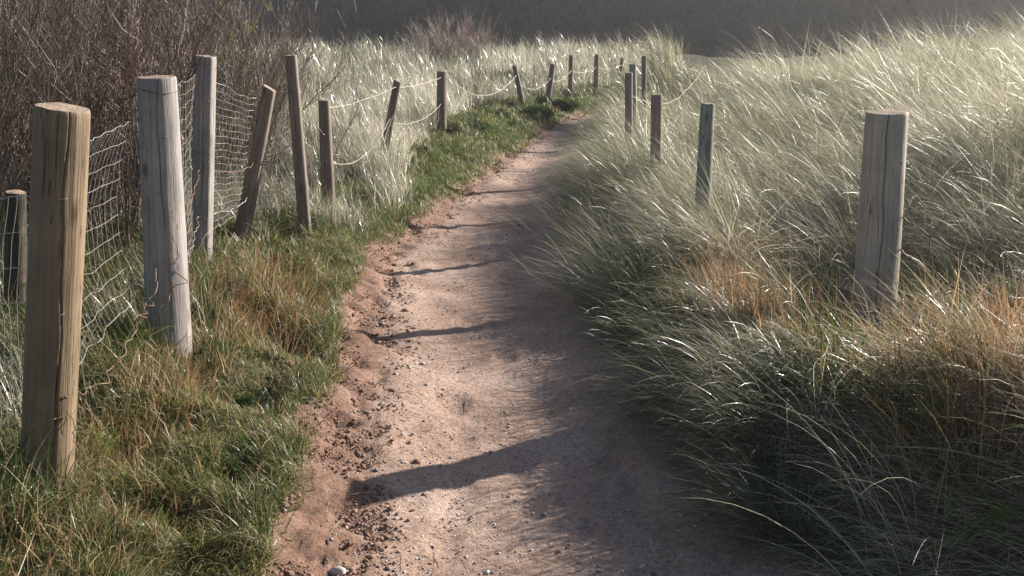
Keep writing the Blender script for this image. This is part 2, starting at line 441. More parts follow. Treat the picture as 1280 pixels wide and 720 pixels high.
# ------------------------------------------------------------------ far hill in its own shade
hx = np.linspace(-160, 75, 170); hy = np.linspace(26, 150, 130)
HX, HY = np.meshgrid(hx, hy)
dd = (HY - 42) * .72 + HX * .52
HZ = -1.8 + 12.5 * np.clip(dd / 17, 0, 1) ** 1.0 + .6 * sstep(17, 60, dd)
HZ = HZ * (1 - .97 * sstep(40, 70, HX - (HY - 40) * .2)) + 1.3 * fbm(HX * .13, HY * .13, 41, 5) * sstep(1, 9, dd)
HZ = HZ - 3 * (1 - sstep(-5, 1.5, dd))
ny2, nx2 = HX.shape
i = np.arange(ny2 - 1)[:, None] * nx2 + np.arange(nx2 - 1)[None, :]
hq = np.stack([i, i + 1, i + 1 + nx2, i + nx2], -1).reshape(-1, 4)
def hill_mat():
    m = NT('hill_veil_tint'); v = m.coord('Object')
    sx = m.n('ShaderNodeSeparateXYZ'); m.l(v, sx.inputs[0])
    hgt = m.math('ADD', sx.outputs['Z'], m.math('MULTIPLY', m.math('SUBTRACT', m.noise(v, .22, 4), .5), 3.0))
    up = m.ramp(m.math('MULTIPLY', m.math('ADD', hgt, 1.0), .4), [(.15, 0), (.75, 1)])  # dark foot to paler top: the hazy glare veil is put into the colour
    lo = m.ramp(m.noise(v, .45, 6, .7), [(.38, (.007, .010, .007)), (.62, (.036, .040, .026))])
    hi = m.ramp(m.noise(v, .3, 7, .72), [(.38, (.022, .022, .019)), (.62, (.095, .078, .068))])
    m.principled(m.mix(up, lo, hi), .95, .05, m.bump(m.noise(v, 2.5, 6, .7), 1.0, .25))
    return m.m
hm = hill_mat()
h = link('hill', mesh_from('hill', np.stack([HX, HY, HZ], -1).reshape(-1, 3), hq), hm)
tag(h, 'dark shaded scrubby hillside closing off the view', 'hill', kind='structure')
def hillz(x, y):
    fx = np.clip((x - hx[0]) / (hx[1] - hx[0]), 0, nx2 - 2); fy = np.clip((y - hy[0]) / (hy[1] - hy[0]), 0, ny2 - 2)
    return HZ[fy.astype(int), fx.astype(int)]
gr = Grass()
n = 90000
y = rng.uniform(30, 72, n); x = rng.uniform(-.66, .6, n) * y
z = hillz(x, y)
L = rng.uniform(.4, 1.3, n)
gr.add(np.stack([x, y, z - .15], -1), L, rng.uniform(0, 6.28, n), rng.uniform(.1, .9, n), rng.uniform(0, .8, n), L * rng.uniform(.10, .28, n), 3, np.clip(.12 + .5 * sstep(-1.0, 1.4, z + 1.2 * fbm(x * .2, y * .2, 44, 3)) + rng.normal(0, .13, n), 0, 1))  # scrub tint pales uphill too, the same veil painted into the leaves
tag(gr.build('hill_scrub', M['scrub']), 'dark low scrub covering the far hillside', 'scrub', kind='stuff')

# ------------------------------------------------------------------ posts
def ground_hit(px, py, lift=0.0):
    Ys = np.linspace(1.2, 40, 4000)
    d = ray(px, py)
    P = np.array([0, 0, CAMH])[None] + d[None] * (Ys / d[1])[:, None]
    below = P[:, 2] < height(P[:, 0], P[:, 1]) + lift
    k = np.argmax(below) if below.any() else len(Ys) - 1
    return Ys[k]

def view_w(P): return P[1] * CP + (CAMH - P[2]) * SP

POSTS = {}
H0 = -math.pi / 2
def make_post(key, top, base, wtop, wbase, mat, label, group, Y=None, lift=.05, sq=2.0, cracks=(), slope=0.0, facet=0.0, rot=0.0, Ytop=None, ties=0):
    if Y is None: Y = ground_hit(base[0], base[1], lift)
    B = at_y(base[0], base[1], Y); T = at_y(top[0], top[1], Y if Ytop is None else Ytop)
    ax = T - B; ax = ax / np.linalg.norm(ax)
    gz = float(height(B[0], B[1]))
    # carry the post on down to the ground it is driven into
    G = B + ax * ((gz - B[2]) / ax[2])
    Lh = np.linalg.norm(T - G)
    rt = wtop / F * view_w(T) / 2; rb = wbase / F * view_w(B) / 2
    na, nz = (200, 60) if wtop > 24 else (56, 36)
    th = np.linspace(0, 2 * np.pi, na, endpoint=False) + rot
    zs = np.r_[-.35, np.linspace(0, Lh - .012, nz), Lh - .004, Lh]
    sd = (hash(key) if False else sum(ord(c) * (i + 3) for i, c in enumerate(key))) % 97
    prof = (np.abs(np.cos(th)) ** sq + np.abs(np.sin(th)) ** sq) ** (-1 / sq)
    VV = []
    for k, zz in enumerate(zs):
        u = np.clip(zz / Lh, 0, 1)
        r = (rb + (rt - rb) * u) * prof / prof.max() * (1.0 + (.06 if sq > 2.5 else 0))
        r = r * (1 + .022 * vnoise(np.cos(th) * 1.3 + sd, np.sin(th) * 1.3 + zz * 3.0, 3) + .012 * vnoise(np.cos(th) * 4 + sd, np.sin(th) * 4 + zz * 1.1, 4))
        for (a, w, dp, z0, z1) in cracks:
            dth = (th - a + np.pi + .05 * math.sin(zz * 9) + .03 * math.sin(zz * 23 + a)) % (2 * np.pi) - np.pi
            r = r * (1 - dp * np.exp(-(dth / w) ** 2) * float(sstep(z0 - .05, z0 + .05, u) * (1 - sstep(z1 - .05, z1 + .02, u))))
        if k == len(zs) - 1: r = r * .955
        elif k == len(zs) - 2: r = r * .985
        zt = zz + (slope * np.cos(th) * r + .002 * vnoise(np.cos(th) * 2 + sd, np.sin(th) * 2, 6)) * float(u > .97)
        VV.append(np.stack([r * np.cos(th), r * np.sin(th), np.full(na, zz) * 0 + zt], -1))
    nr = len(VV)
    VV = np.array(VV)
    cap_ring = VV[-1].copy()
    Vp = VV.reshape(-1, 3)
    a = np.arange(nr - 1)[:, None] * na + np.arange(na)[None]; b = np.arange(nr - 1)[:, None] * na + (np.arange(na)[None] + 1) % na
    Fp = np.stack([a, b, b + na, a + na], -1).reshape(-1, 4)
    q = Vector((0, 0, 1)).rotation_difference(Vector(ax))
    me = mesh_from('fence_post', Vp, Fp)
    o = link('fence_post', me, mat)
    o.location = G; o.rotation_mode = 'QUATERNION'; o.rotation_quaternion = q
    tag(o, label, 'fence post', group)
    # sawn top: own mesh, butted on the rim of the post
    rings = [cap_ring]; c = cap_ring.mean(0)
    for s_ in (.8, .55, .28):
        rr = c + (cap_ring - c) * s_; rr[:, 2] += .0015 * (1 - s_) + .002 * vnoise(rr[:, 0] * 60, rr[:, 1] * 60, 8); rings.append(rr)
    Vc = np.concatenate([np.concatenate(rings), c[None]])
    a = np.arange(3)[:, None] * na + np.arange(na)[None]; b = np.arange(3)[:, None] * na + (np.arange(na)[None] + 1) % na
    Fc = np.stack([a, b, b + na, a + na], -1).reshape(-1, 4)
    j = np.arange(na); Ft = np.stack([3 * na + j, 3 * na + (j + 1) % na, np.full(na, 4 * na)], -1)
    link('sawn_top', mesh_from('sawn_top', Vc, [Fc, Ft]), M['end'], o)
    for t_ in range(ties):
        zc = Lh - .05 - .42 * t_ - .02 * t_
        tt = np.linspace(0, 2 * np.pi, 40)
        rr = np.interp(zc / Lh, [0, 1], [rb, rt]) * 1.025 * (np.interp((tt % (2 * np.pi)), np.r_[th - rot, 2 * np.pi], np.r_[np.roll(prof, 0), prof[0]]) / prof.max() * (1.06 if sq > 2.5 else 1))
        mb = MB(); mb.tube(np.stack([rr * np.cos(tt + rot), rr * np.sin(tt + rot), zc + .006 * np.sin(tt * 2 + t_)], -1), .0016, 4)
        mb.build('wire_tie', M['rust'], o)
    for f_, a_ in ([(.25, .5), (.52, .62), (.8, .55)] if wtop > 24 else []):
        rr = (rb + (rt - rb) * f_) * 1.0
        ca, sa = math.cos(H0 + a_), math.sin(H0 + a_)
        u_ = np.linspace(0, np.pi, 7)
        mb = MB(); mb.tube(np.stack([rr * ca + .010 * np.cos(u_) * -sa + .007 * np.sin(u_) * ca, rr * sa + .010 * np.cos(u_) * ca + .007 * np.sin(u_) * sa, np.full(7, Lh * f_) + .003 * np.cos(u_)], -1), .0016, 4)
        mb.build('staple', M['rust'], o)
    POSTS[key] = dict(o=o, G=G, T=T, ax=ax, L=Lh, r=(rb, rt))
    return o

LG = 'posts of the left fence'
RG = 'posts on the right bank'
H0 = -math.pi / 2      # angle that faces the camera
make_post('P1', (78, 134), (58, 612), 66, 62, M['wood_new'], 'thick tan round post with sawn flat top, nearest post on the left', LG, lift=.03, cracks=[(H0 + .62, .018, .12, .05, 1.1)])
make_post('P2', (196, 96), (212, 428), 47, 55, M['wood_grey'], 'thick silvery grey post with cracked bark-free sides, behind the nearest tan post', LG, lift=.03, cracks=[(H0 + .3, .018, .12, .5, 1.1), (H0 - .5, .016, .08, .1, .6)], slope=.06, ties=1)
make_post('P3', (257, 70), (252, 322), 27, 27, M['wood_grey'], 'tall squared upright post with split face beside the thick silvery post', LG, sq=4.5, rot=.3, cracks=[(H0 + .15, .035, .2, .3, 1.1), (H0 - .3, .03, .16, .5, 1.1)], ties=2)
make_post('P4', (337, 110), (304, 285), 17, 22, M['wood_old'], 'brown squared stake leaning right against the wire netting', LG, sq=4, rot=.5, lift=.05, slope=-.3)
make_post('P5', (364, 69), (381, 283), 15, 17, M['wood_old'], 'tall thin grey stake leaning left at the end of the netting', LG, sq=3.5, rot=.2, cracks=[(H0, .06, .12, .2, 1.1)])
make_post('P6', (405, 125), (411, 256), 15, 18, M['wood_old'], 'short upright weathered stake just beyond the netting end', LG, sq=3.2, rot=.7, cracks=[(H0 + .3, .06, .12, .2, 1.1)])
make_post('P7', (497, 101), (481, 186), 10, 12, M['wood_old'], 'grey stake leaning right, holding the first slack pale cord', LG, sq=3, lift=.12, slope=-.3)
make_post('P8', (552, 89), (552, 150), 12, 13, M['wood_old'], 'stout upright post among white-tipped grass in mid distance', LG, lift=.10, cracks=[(H0, .08, .12, .2, 1.1)])
make_post('P9', (643, 82), (651, 120), 6, 7, M['wood_old'], 'thin far post tipped to the left beyond the drooping cord', LG, lift=.10)
make_post('P10', (691, 80), (686, 116), 6.5, 7, M['wood_old'], 'far stake tipped slightly right behind the dark green mound', LG, lift=.08)
make_post('P11', (714, 69), (713, 110), 5.5, 6, M['wood_old'], 'slim upright far post between the tipped stake and the tall far post', LG, lift=.08)
make_post('P12', (746, 68), (745, 110), 6, 6.5, M['wood_old'], 'tall upright far post above the point where the path disappears', LG, lift=.08)
make_post('P13', (778, 72), (775, 94), 4, 4.5, M['wood_old'], 'smallest dark leaning stake, just past where the path disappears', LG, lift=.08)
make_post('P0', (20, 240), (20, 380), 23, 27, M['wood_dark'], 'short dark old stump of a post behind the netting at the left edge', LG, sq=2.6, lift=.02)
make_post('R1', (1109, 140), (1090, 430), 51, 53, M['wood_pale'], 'thick pale post standing alone on the right bank in dry grass', RG, Y=4.35, cracks=[(H0 - .25, .022, .22, .0, 1.1)])
make_post('R2', (885, 129), (880, 225), 18, 20, M['wood_green'], 'greenish weathered post half sunk in marram, next beyond the thick pale post', RG, Y=5.6, cracks=[(H0 + .2, .05, .1, .1, 1.1)])
make_post('R3', (821, 118), (820, 195), 14, 15, M['wood_brown'], 'short brown post in marram left of the greenish one', RG, Y=6.8, cracks=[(H0, .06, .1, .1, 1.1)])
make_post('R4', (786, 91), (786, 140), 10, 10, M['wood_brown'], 'narrow brown post, front one of an overlapping pair beside the bend', RG, Y=7.9)
make_post('R5', (791, 80), (791.5, 125), 9, 9, M['wood_green'], 'narrow grey post, rear one of an overlapping pair beside the bend', RG, Y=9.2)
make_post('R6', (805, 70), (805, 90), 6, 6.5, M['wood_old'], 'tiny post top poking from marram above the overlapping pair', RG, Y=11.5)
make_post('R7', (822, 56), (822, 68), 4.5, 5, M['wood_old'], 'farthest faint post top on the grassy skyline of the right dune', RG, Y=14.5)
for k, p in POSTS.items(): print('POST', k, np.round(p['G'], 2), 'top', np.round(p['T'], 2), 'L', round(p['L'], 2), 'r', np.round(p['r'], 3))

def on_post(key, f, side=(0, 0)):
    """point on a post at fraction f of its height, pushed out by its radius towards side"""
    p = POSTS[key]
    r = np.interp(f, [0, 1], p['r']) * 1.03
    return p['G'] + p['ax'] * p['L'] * f + np.array([side[0] * r, side[1] * r, 0])

# ------------------------------------------------------------------ netting and wires
def crinkle(P, amp, s):
    n = len(P); t = np.arange(n)
    return P + np.stack([amp * fbm(t * .35, t * 0 + s, 50, 2), amp * fbm(t * .35, t * 0 + s + 9, 51, 2), amp * fbm(t * .35, t * 0 + s + 19, 52, 2)], -1)

def netting(pts_lo, pts_hi, nh, nv, bow, label, r=.00105, mat='wire', sag=.02, name='wire_netting', skew=0.0):
    """grid of wires between a lower and an upper polyline, bulged by bow (x,y)"""
    lo = np.asarray(pts_lo, float); hi = np.asarray(pts_hi, float)
    def along(P, u):
        x = np.linspace(0, 1, len(P)); return np.stack([np.interp(u, x, P[:, i]) for i in range(3)], -1)
    def surf(u, v):
        v2 = np.clip(v, 0, 1)
        p = along(lo, u) * (1 - v2)[..., None] + along(hi, u) * v2[..., None]
        n = len(lo) - 1
        b = np.abs(np.sin(np.pi * n * u)) * np.sin(np.pi * np.clip(.15 + .7 * v2, 0, 1))
        p = p + np.stack([bow[0] * b, bow[1] * b, -sag * np.abs(np.sin(np.pi * n * u)) * (.3 + v2)], -1)
        w = .016
        p = p + np.stack([w * fbm(u * 9, v * 5, 60, 2), w * fbm(u * 9, v * 5 + 7, 61, 2), w * .8 * fbm(u * 13, v * 4 + 3, 62, 2)], -1)
        return p
    mb = MB()
    K = 44
    u = np.linspace(0, 1, K)
    for i in range(nh):
        v = np.full(K, (i / (nh - 1)))
        P = surf(u, v + skew * (u - .5)); P[:, 2] += .0025 * np.sin(u * nv * 2 * np.pi)
        mb.tube(P, r * (1.35 if i in (0, nh - 1) else 1), 4)
    v = np.linspace(0, 1, 30)
    for j in range(nv):
        uu = np.full(30, (j + .3) / nv)
        mb.tube(surf(uu, v + skew * (uu - .5)), r * .9, 4)
    o = mb.build(name, M[mat], loc=lo[0])
    return tag(o, label, 'wire netting', 'rusted netting panels of the left fence' if name == 'wire_netting' else None)

def lohi(keys, f0, f1, side=(0, .9)):
    return [on_post(k, f0, side) for k in keys], [on_post(k, f1, side) for k in keys]

# panel from the near tan post out of the picture to the left
p1 = POSTS['P1']
lo, hi = lohi(['P1'], .12, .80)
lo = [np.array([-1.95, 2.9, .25])] + lo; hi = [np.array([-1.95, 2.9, .98])] + hi
netting(lo, hi, 8, 26, (-.06, .06), 'thin loose netting hanging left of the nearest tan post')
lo = [on_post('P1', .20, (.6, .7)), on_post('P2', .24, (-.9, .5))]; hi = [on_post('P1', .88, (.6, .7)), on_post('P2', .88, (-.9, .5))]
netting(lo, hi, 11, 34, (-.16, -.10), 'bulging netting strung from the nearest tan post to the silvery post', skew=-.05)
lo = [on_post('P2', .15, (.5, .8)), on_post('P3', .15, (-.9, .6))]; hi = [on_post('P2', .97, (.5, .8)), on_post('P3', .93, (-.9, .6))]
netting(lo, hi, 17, 16, (-.03, .05), 'netting between the silvery post and the squared upright post')
lo, hi = lohi(['P3', 'P4', 'P5'], .16, .90, (0, 1.0))
hi[1] = lo[1] + (hi[1] - lo[1]) * 1.0
netting(lo, hi, 21, 36, (.0, .05), 'close netting behind the leaning brown stake, its top edge sagging')

def strand(name, pts, sag, r, mat, label, cat='wire', group=None, amp=.008, n=40, sides=5, barbs=False):
    pts = [np.asarray(p, float) for p in pts]
    out = []
    for a, b in zip(pts[:-1], pts[1:]):
        t = np.linspace(0, 1, n)[:, None]
        P = a + (b - a) * t; P[:, 2] -= 4 * sag * (t * (1 - t))[:, 0]
        out.append(P if not out else P[1:])
    P = np.concatenate(out)
    P = crinkle(P, amp, r * 999 + pts[0][0] * 3)
    mb = MB(); mb.tube(P, r, sides)
    if barbs:
        for k in range(4, len(P) - 2, 5):
            c = P[k]
            for q in range(2):
                d = rng.normal(0, 1, 3); d /= np.linalg.norm(d)
                mb.tube([c - d * .014, c, c + d * .014], r * .7, 3)
    o = mb.build(name, M[mat], loc=pts[0])
    return tag(o, label, cat, group)

FR = (0, -1.0)
WG = 'cords of the far left fence'
strand('fence_wire', [on_post('P2', .46, (.6, -.8)), on_post('P3', .48, FR), on_post('P4', .50, FR), on_post('P5', .56, FR)], .03, .0022, 'rust', 'rusty crinkled wire crossing the front of the leaning brown stake', amp=.018)
strand('fence_wire', [on_post('P2', .28, (.6, -.8)), on_post('P3', .26, FR), on_post('P4', .27, FR), on_post('P5', .33, FR)], .03, .002, 'wire', 'lower slack wire running past the foot of the leaning brown stake', amp=.02)
strand('fence_wire', [on_post('P5', .78, (.7, -.6)), on_post('P6', .70, FR)], .02, .0022, 'wire', 'short wire from the tall thin stake to the short weathered stake', amp=.01)
strand('slack_cord', [on_post('P6', .93, (.7, -.6)), on_post('P7', .93, FR)], .02, .0024, 'rope', 'upper pale cord from the short weathered stake to the right-leaning stake', 'cord', WG)
strand('slack_cord', [on_post('P6', .45, (.7, -.6)), on_post('P7', .55, FR)], .13, .0021, 'rope', 'lower pale cord drooping low beside the short weathered stake', 'cord', WG)
strand('slack_cord', [on_post('P7', .92, (.7, -.6)), on_post('P8', .9, FR)], .015, .0027, 'rope', 'taut pale cord between the right-leaning stake and the stout upright post', 'cord', WG)
strand('slack_cord', [on_post('P7', .5, (.7, -.6)), on_post('P8', .45, FR)], .08, .0025, 'rope', 'lower cord sagging between the right-leaning stake and the stout post', 'cord', WG)
strand('slack_cord', [on_post('P8', .95, (.7, -.6)), on_post('P9', .75, FR)], .24, .0034, 'rope', 'deeply drooping bright cord right of the stout upright post', 'cord', WG)
strand('slack_cord', [on_post('P9', .5, (.7, -.6)), on_post('P10', .6, FR)], .10, .0034, 'rope', 'faint cord between the two tipped far posts', 'cord', WG)
strand('slack_cord', [on_post('P10', .5, (.7, -.6)), on_post('P11', .6, FR), on_post('P12', .68, FR), on_post('P13', .68, FR)], .05, .0040, 'rope', 'long pale cord along the farthest posts above the bend', 'cord', WG)
# right fence: strands from the near post running out right towards the viewer
RX = [np.array([3.1, 3.55, .62]), np.array([3.1, 3.55, .40]), np.array([3.1, 3.55, .2])]
BA, BB = on_post('R1', .57, (.8, -.5)), at_y(1345, 378, 2.95)
strand('barbed_wire', [BA, BB], .02, .0034, 'rust', 'upper barbed wire running right from the thick pale post', barbs=True, amp=.012)
BC, BD = on_post('R1', .43, (.8, -.5)), at_y(1345, 428, 2.95)
strand('barbed_wire', [BC, BD], .03, .0034, 'rust', 'lower sagging barbed wire right of the thick pale post', barbs=True, amp=.016)
for t_, lb_ in ((.22, 'vertical tie wire between the barbed strands nearest the thick pale post'), (.5, 'middle vertical tie wire hanging between the barbed strands'), (.78, 'vertical tie wire between the barbed strands nearest the right frame edge')):
    a_ = BA + (BB - BA) * t_; b_ = BC + (BD - BC) * t_
    strand('tie_wire', [a_ - [0, 0, .004], b_ - [0, 0, .10]], 0, .0024, 'rust', lb_, amp=.012, n=12)
strand('fence_wire', [on_post('R2', .85, (.6, .6)), on_post('R1', .55, (-.6, .6))], .10, .0018, 'rust', 'slack wire between the greenish post and the thick pale post', amp=.01)
strand('slack_cord', [on_post('R4', .80, (.8, -.3)), np.array([1.35, 8.6, .72]), np.array([1.75, 9.3, .98])], .04, .0025, 'rope', 'pale cord rising right from the overlapping pair of posts', 'cord')
# loose rusty ends on the near posts
a = on_post('P1', .30, (.9, -.5)); b = on_post('P2', .33, (-.2, -1))
strand('loose_wire', [a, (a * .45 + b * .55) + np.array([.06, 0, .0]), b], .06, .0019, 'rust', 'rusty slack wire looping from the tan post to the silvery post', amp=.03)
a = on_post('P1', .26, (.95, -.4))
strand('loose_wire', [a, a + np.array([.02, -.02, -.10]), a + np.array([-.02, -.03, -.26])], .0, .0016, 'rust', 'dangling bent wire end on the foot of the nearest tan post', amp=.02, n=14)
a = on_post('P2', .45, (.75, -.7))
strand('loose_wire', [a, a + np.array([.01, -.02, -.18]), a + np.array([-.12, -.10, -.34])], .0, .0019, 'rust', 'rusty wire end hanging down the face of the silvery post', amp=.03, n=16)

# ------------------------------------------------------------------ shrubs
def make_shrub(name, loc, rad, hgt, nst, ntw, r0, mat, label, group=None, fan=.35, seed=0, ntt=3, sprays=False):
    g = np.random.default_rng(seed)
    base = np.zeros((nst, 3)); a = g.uniform(0, 6.28, nst); rr = rad * .45 * np.sqrt(g.uniform(0, 1, nst))
    base[:, 0] = rr * np.cos(a); base[:, 1] = rr * np.sin(a)
    K = 8; s = np.linspace(0, 1, K)
    Ls = hgt * g.uniform(.65, 1.08, nst)
    az = a + g.normal(0, .5, nst); ln = np.abs(g.normal(fan, fan * .5, nst))
    P = np.zeros((nst, K, 3)); d = np.stack([np.sin(ln) * np.cos(az), np.sin(ln) * np.sin(az), np.cos(ln)], -1)
    jit = np.cumsum(g.normal(0, .016 * hgt, (nst, K, 3)), 1); jit -= jit[:, :1]
    P = base[:, None] + d[:, None] * (Ls[:, None] * s)[..., None] + jit
    P[..., 2] -= 0.08
    mb = MB()
    mb.add(*tubes(P, r0 * (1 - .75 * s)[None] * g.uniform(.6, 1.1, (nst, 1)), 5))
    # twigs
    n = nst * ntw
    si = np.repeat(np.arange(nst), ntw); u = g.uniform(.18, .98, n) * (K - 1)
    k = np.minimum(u.astype(int), K - 2); f = (u - k)[:, None]
    O = P[si, k] * (1 - f) + P[si, k + 1] * f
    td = norm(P[si, k + 1] - P[si, k] + g.normal(0, .05, (n, 3)) * 0)
    dirn = norm(td + norm(g.normal(0, 1, (n, 3))) * .75 + np.array([0, 0, .35]))
    Lt = Ls[si] * g.uniform(.12, .36, n)
    K2 = 5; s2 = np.linspace(0, 1, K2)
    bendup = np.array([0, 0, 1.0]) * (s2 ** 2)[None, :, None] * (Lt * .22)[:, None, None]
    T = O[:, None] + dirn[:, None] * (Lt[:, None] * s2)[..., None] + bendup + np.cumsum(g.normal(0, .006 * hgt, (n, K2, 3)), 1) * (s2 > 0)[None, :, None]
    mt = MB()
    mt.add(*tubes(T, r0 * .34 * (1 - .6 * s2)[None] * g.uniform(.7, 1.1, (n, 1)), 3))
    n3 = n * ntt
    si = np.repeat(np.arange(n), ntt); u = g.uniform(.15, .95, n3) * (K2 - 1)
    k = np.minimum(u.astype(int), K2 - 2); f = (u - k)[:, None]
    O = T[si, k] * (1 - f) + T[si, k + 1] * f
    dirn = norm(norm(T[si, k + 1] - T[si, k]) + norm(g.normal(0, 1, (n3, 3))) * .7 + np.array([0, 0, .3]))
    L3 = Lt[si] * g.uniform(.25, .6, n3); s3 = np.linspace(0, 1, 3)
    T3 = O[:, None] + dirn[:, None] * (L3[:, None] * s3)[..., None]
    T3[:, 1] += g.normal(0, .01, (n3, 3))
    mt.add(*tubes(T3, r0 * .22 * (1 - .4 * s3)[None] * np.ones((n3, 1)), 3))
    o = bpy.data.objects.new(name, None); COL.objects.link(o); o.location = loc; o.empty_display_size = .1
    tag(o, label, 'shrub', group)
    tag(mb.build('branches', mat, o), kind='stuff'); tag(mt.build('twigs', mat, o), kind='stuff')
    if sprays:
        q = g.choice(n, 60, replace=False)
        q = q[T[q, -1, 2] > hgt * .55]
        bs = np.repeat(T[q, -1], 14, 0) + g.normal(0, .022, (len(q) * 14, 3)); nb_ = len(bs)
        gg = Grass(); gg.add(bs, g.uniform(.02, .045, nb_), g.uniform(0, 6.28, nb_), g.uniform(.1, 1.0, nb_), g.uniform(0, .6, nb_), g.uniform(.006, .011, nb_), 3, g.uniform(0, 1, nb_))
        lf = gg.build('leaf_sprays', M['spray']); lf.parent = o; tag(lf, kind='stuff')
    return o

def gpos(x, y): return (x, y, float(height(x, y)))
SG = 'bare shrubs of the thicket behind the left fence'
shr = [(-3.0, 4.9, .9, 1.50, 'bare dark shrub at the left frame edge behind the short dark stump'),
       (-2.35, 5.6, .8, 1.45, 'bare reddish shrub filling the gap between nearest tan post and silvery post'),
       (-3.2, 6.3, 1.0, 1.75, 'taller bare shrub rising behind the nearest tan post'),
       (-2.3, 7.0, .75, 1.42, 'bare brown shrub rising behind the squared upright post'),
       (-4.1, 7.4, 1.1, 1.95, 'tall bare shrub at the top left corner of the thicket'),
       (-3.1, 8.3, 1.0, 1.90, 'bare tall shrub at the back of the thicket above the silvery post'),
       (-2.4, 8.5, .7, 1.25, 'thin bare shrub behind the leaning brown stake')]
for k, (x, y, rd, hg, lab) in enumerate(shr):
    make_shrub('bare_shrub', gpos(x, y), rd, hg, 46, 24, .0075, M['twig'] if k % 3 else M['twig2'], lab, SG, fan=.30, seed=100 + k, sprays=(k in (3, 5, 2)))
make_shrub('bare_shrub', gpos(-1.55, 7.1), .4, .9, 8, 10, .006, M['twig'], 'small sparse bare bush between the tall thin stake and the cord fence', SG, fan=.4, seed=133)
p = at_y(566, 84, 21.5)
make_shrub('round_bush', (p[0], p[1], float(height(p[0], p[1])) ), 1.2, .98, 90, 22, .011, M['twig3'], 'lone rounded bare bush standing clear against the dark hill', None, fan=.75, seed=171)

# ------------------------------------------------------------------ grass
def field(n, y0, y1, x0f, x1f, xmin, xmax, p=1.0):
    """points whose density thins with distance from the viewer"""
    u = rng.uniform(0, 1, n)
    if abs(p - 1) < 1e-6: Y = y0 * (y1 / y0) ** u
    else: Y = (y0 ** (1 - p) + u * (y1 ** (1 - p) - y0 ** (1 - p))) ** (1 / (1 - p))
    X = rng.uniform(0, 1, n)
    a = np.maximum(x0f * Y, xmin) if xmin is not None else x0f * Y
    b = np.minimum(x1f * Y, xmax) if xmax is not None else x1f * Y
    return a + (b - a) * X, Y

def place(X, Y, sink=.01):
    return np.stack([X, Y, height(X, Y) - sink], -1)

def clear_posts(X, Y, extra=.0):
    ok = np.ones(len(X), bool)
    for p in POSTS.values():
        ok &= (X - p['G'][0]) ** 2 + (Y - p['G'][1]) ** 2 > (max(p['r']) + extra) ** 2
    return ok

def clump_field(ncl, per, spread, **kw):
    cx, cy = field(ncl, **kw)
    cr = np.clip(rng.normal(.5, .22, ncl), 0, 1); csz = rng.uniform(.7, 1.25, ncl)
    X = np.repeat(cx, per); Y = np.repeat(cy, per)
    sp = spread * np.repeat(csz, per)
    ox = rng.normal(0, 1, len(X)) * sp; oy = rng.normal(0, 1, len(X)) * sp
    return X + ox, Y + oy, ox / spread, oy / spread, np.repeat(cr, per), np.repeat(csz, per)

WIND = math.pi + .12
# right-hand marram: bank and dune
def marram(gr, ncl, per, spread, L0, L1, w, segs, kw, windw=1.6, lean=.42, bend=.9, cond=None, seedtint=0.0):
    X, Y, ox, oy, cr, cs = clump_field(ncl, per, spread, **kw)
    dl_, dr_ = edges(X, Y)
    ok = (dr_ > .06 + .05 * vnoise(X * 9, Y * 9, 70)) & clear_posts(X, Y, .02) & (Y > .7)
    if cond is not None: ok &= cond(X, Y, dr_)
    X, Y, ox, oy, cr, cs, dr_ = [q[ok] for q in (X, Y, ox, oy, cr, cs, dr_)]
    n = len(X)
    wx = ox * .5 + windw * math.cos(WIND) + rng.normal(0, .45, n); wy = oy * .5 + windw * math.sin(WIND) + rng.normal(0, .45, n)
    # local swirl of the wind-combed sward
    sw = 1.0 * fbm(X * .8, Y * .8, 72, 2) + .5 * fbm(X * 3, Y * 3, 73, 2)
    az = np.arctan2(wy, wx) + sw
    L = rng.uniform(L0, L1, n) * cs
    L = L * (0.42 + .16 * sstep(.05, .5, dr_) + .42 * sstep(1.2, 3.0, dr_) * sstep(3.0, 7.0, Y) + .34 * sstep(6.6, 8.0, Y) * (1 - sstep(1.2, 3, dr_)))
    L = L * (1 - .6 * np.exp(-(((X - 1.9) / .55) ** 2 + ((Y - 3.4) / .75) ** 2)))
    L = L * (1 - .6 * np.exp(-(((X - 1.40) / .38) ** 2 + ((Y - 3.8) / .6) ** 2)))
    ln = np.clip(rng.normal(lean, .22, n) + .35 * (1 - sstep(.4, .8, dr_)), -.1, 1.4); bd = np.clip(rng.normal(bend, .35, n), .05, 1.9)
    wd = w * rng.uniform(.7, 1.3, n) * np.maximum(1, Y / 6.0)
    rn = np.clip(cr * .5 + rng.normal(.33, .24, n) + .16 * fbm(X * .6, Y * .6, 74, 2) + seedtint, 0, 1)
    gr.add(place(X, Y), L, az, ln, bd, wd, segs, rn)
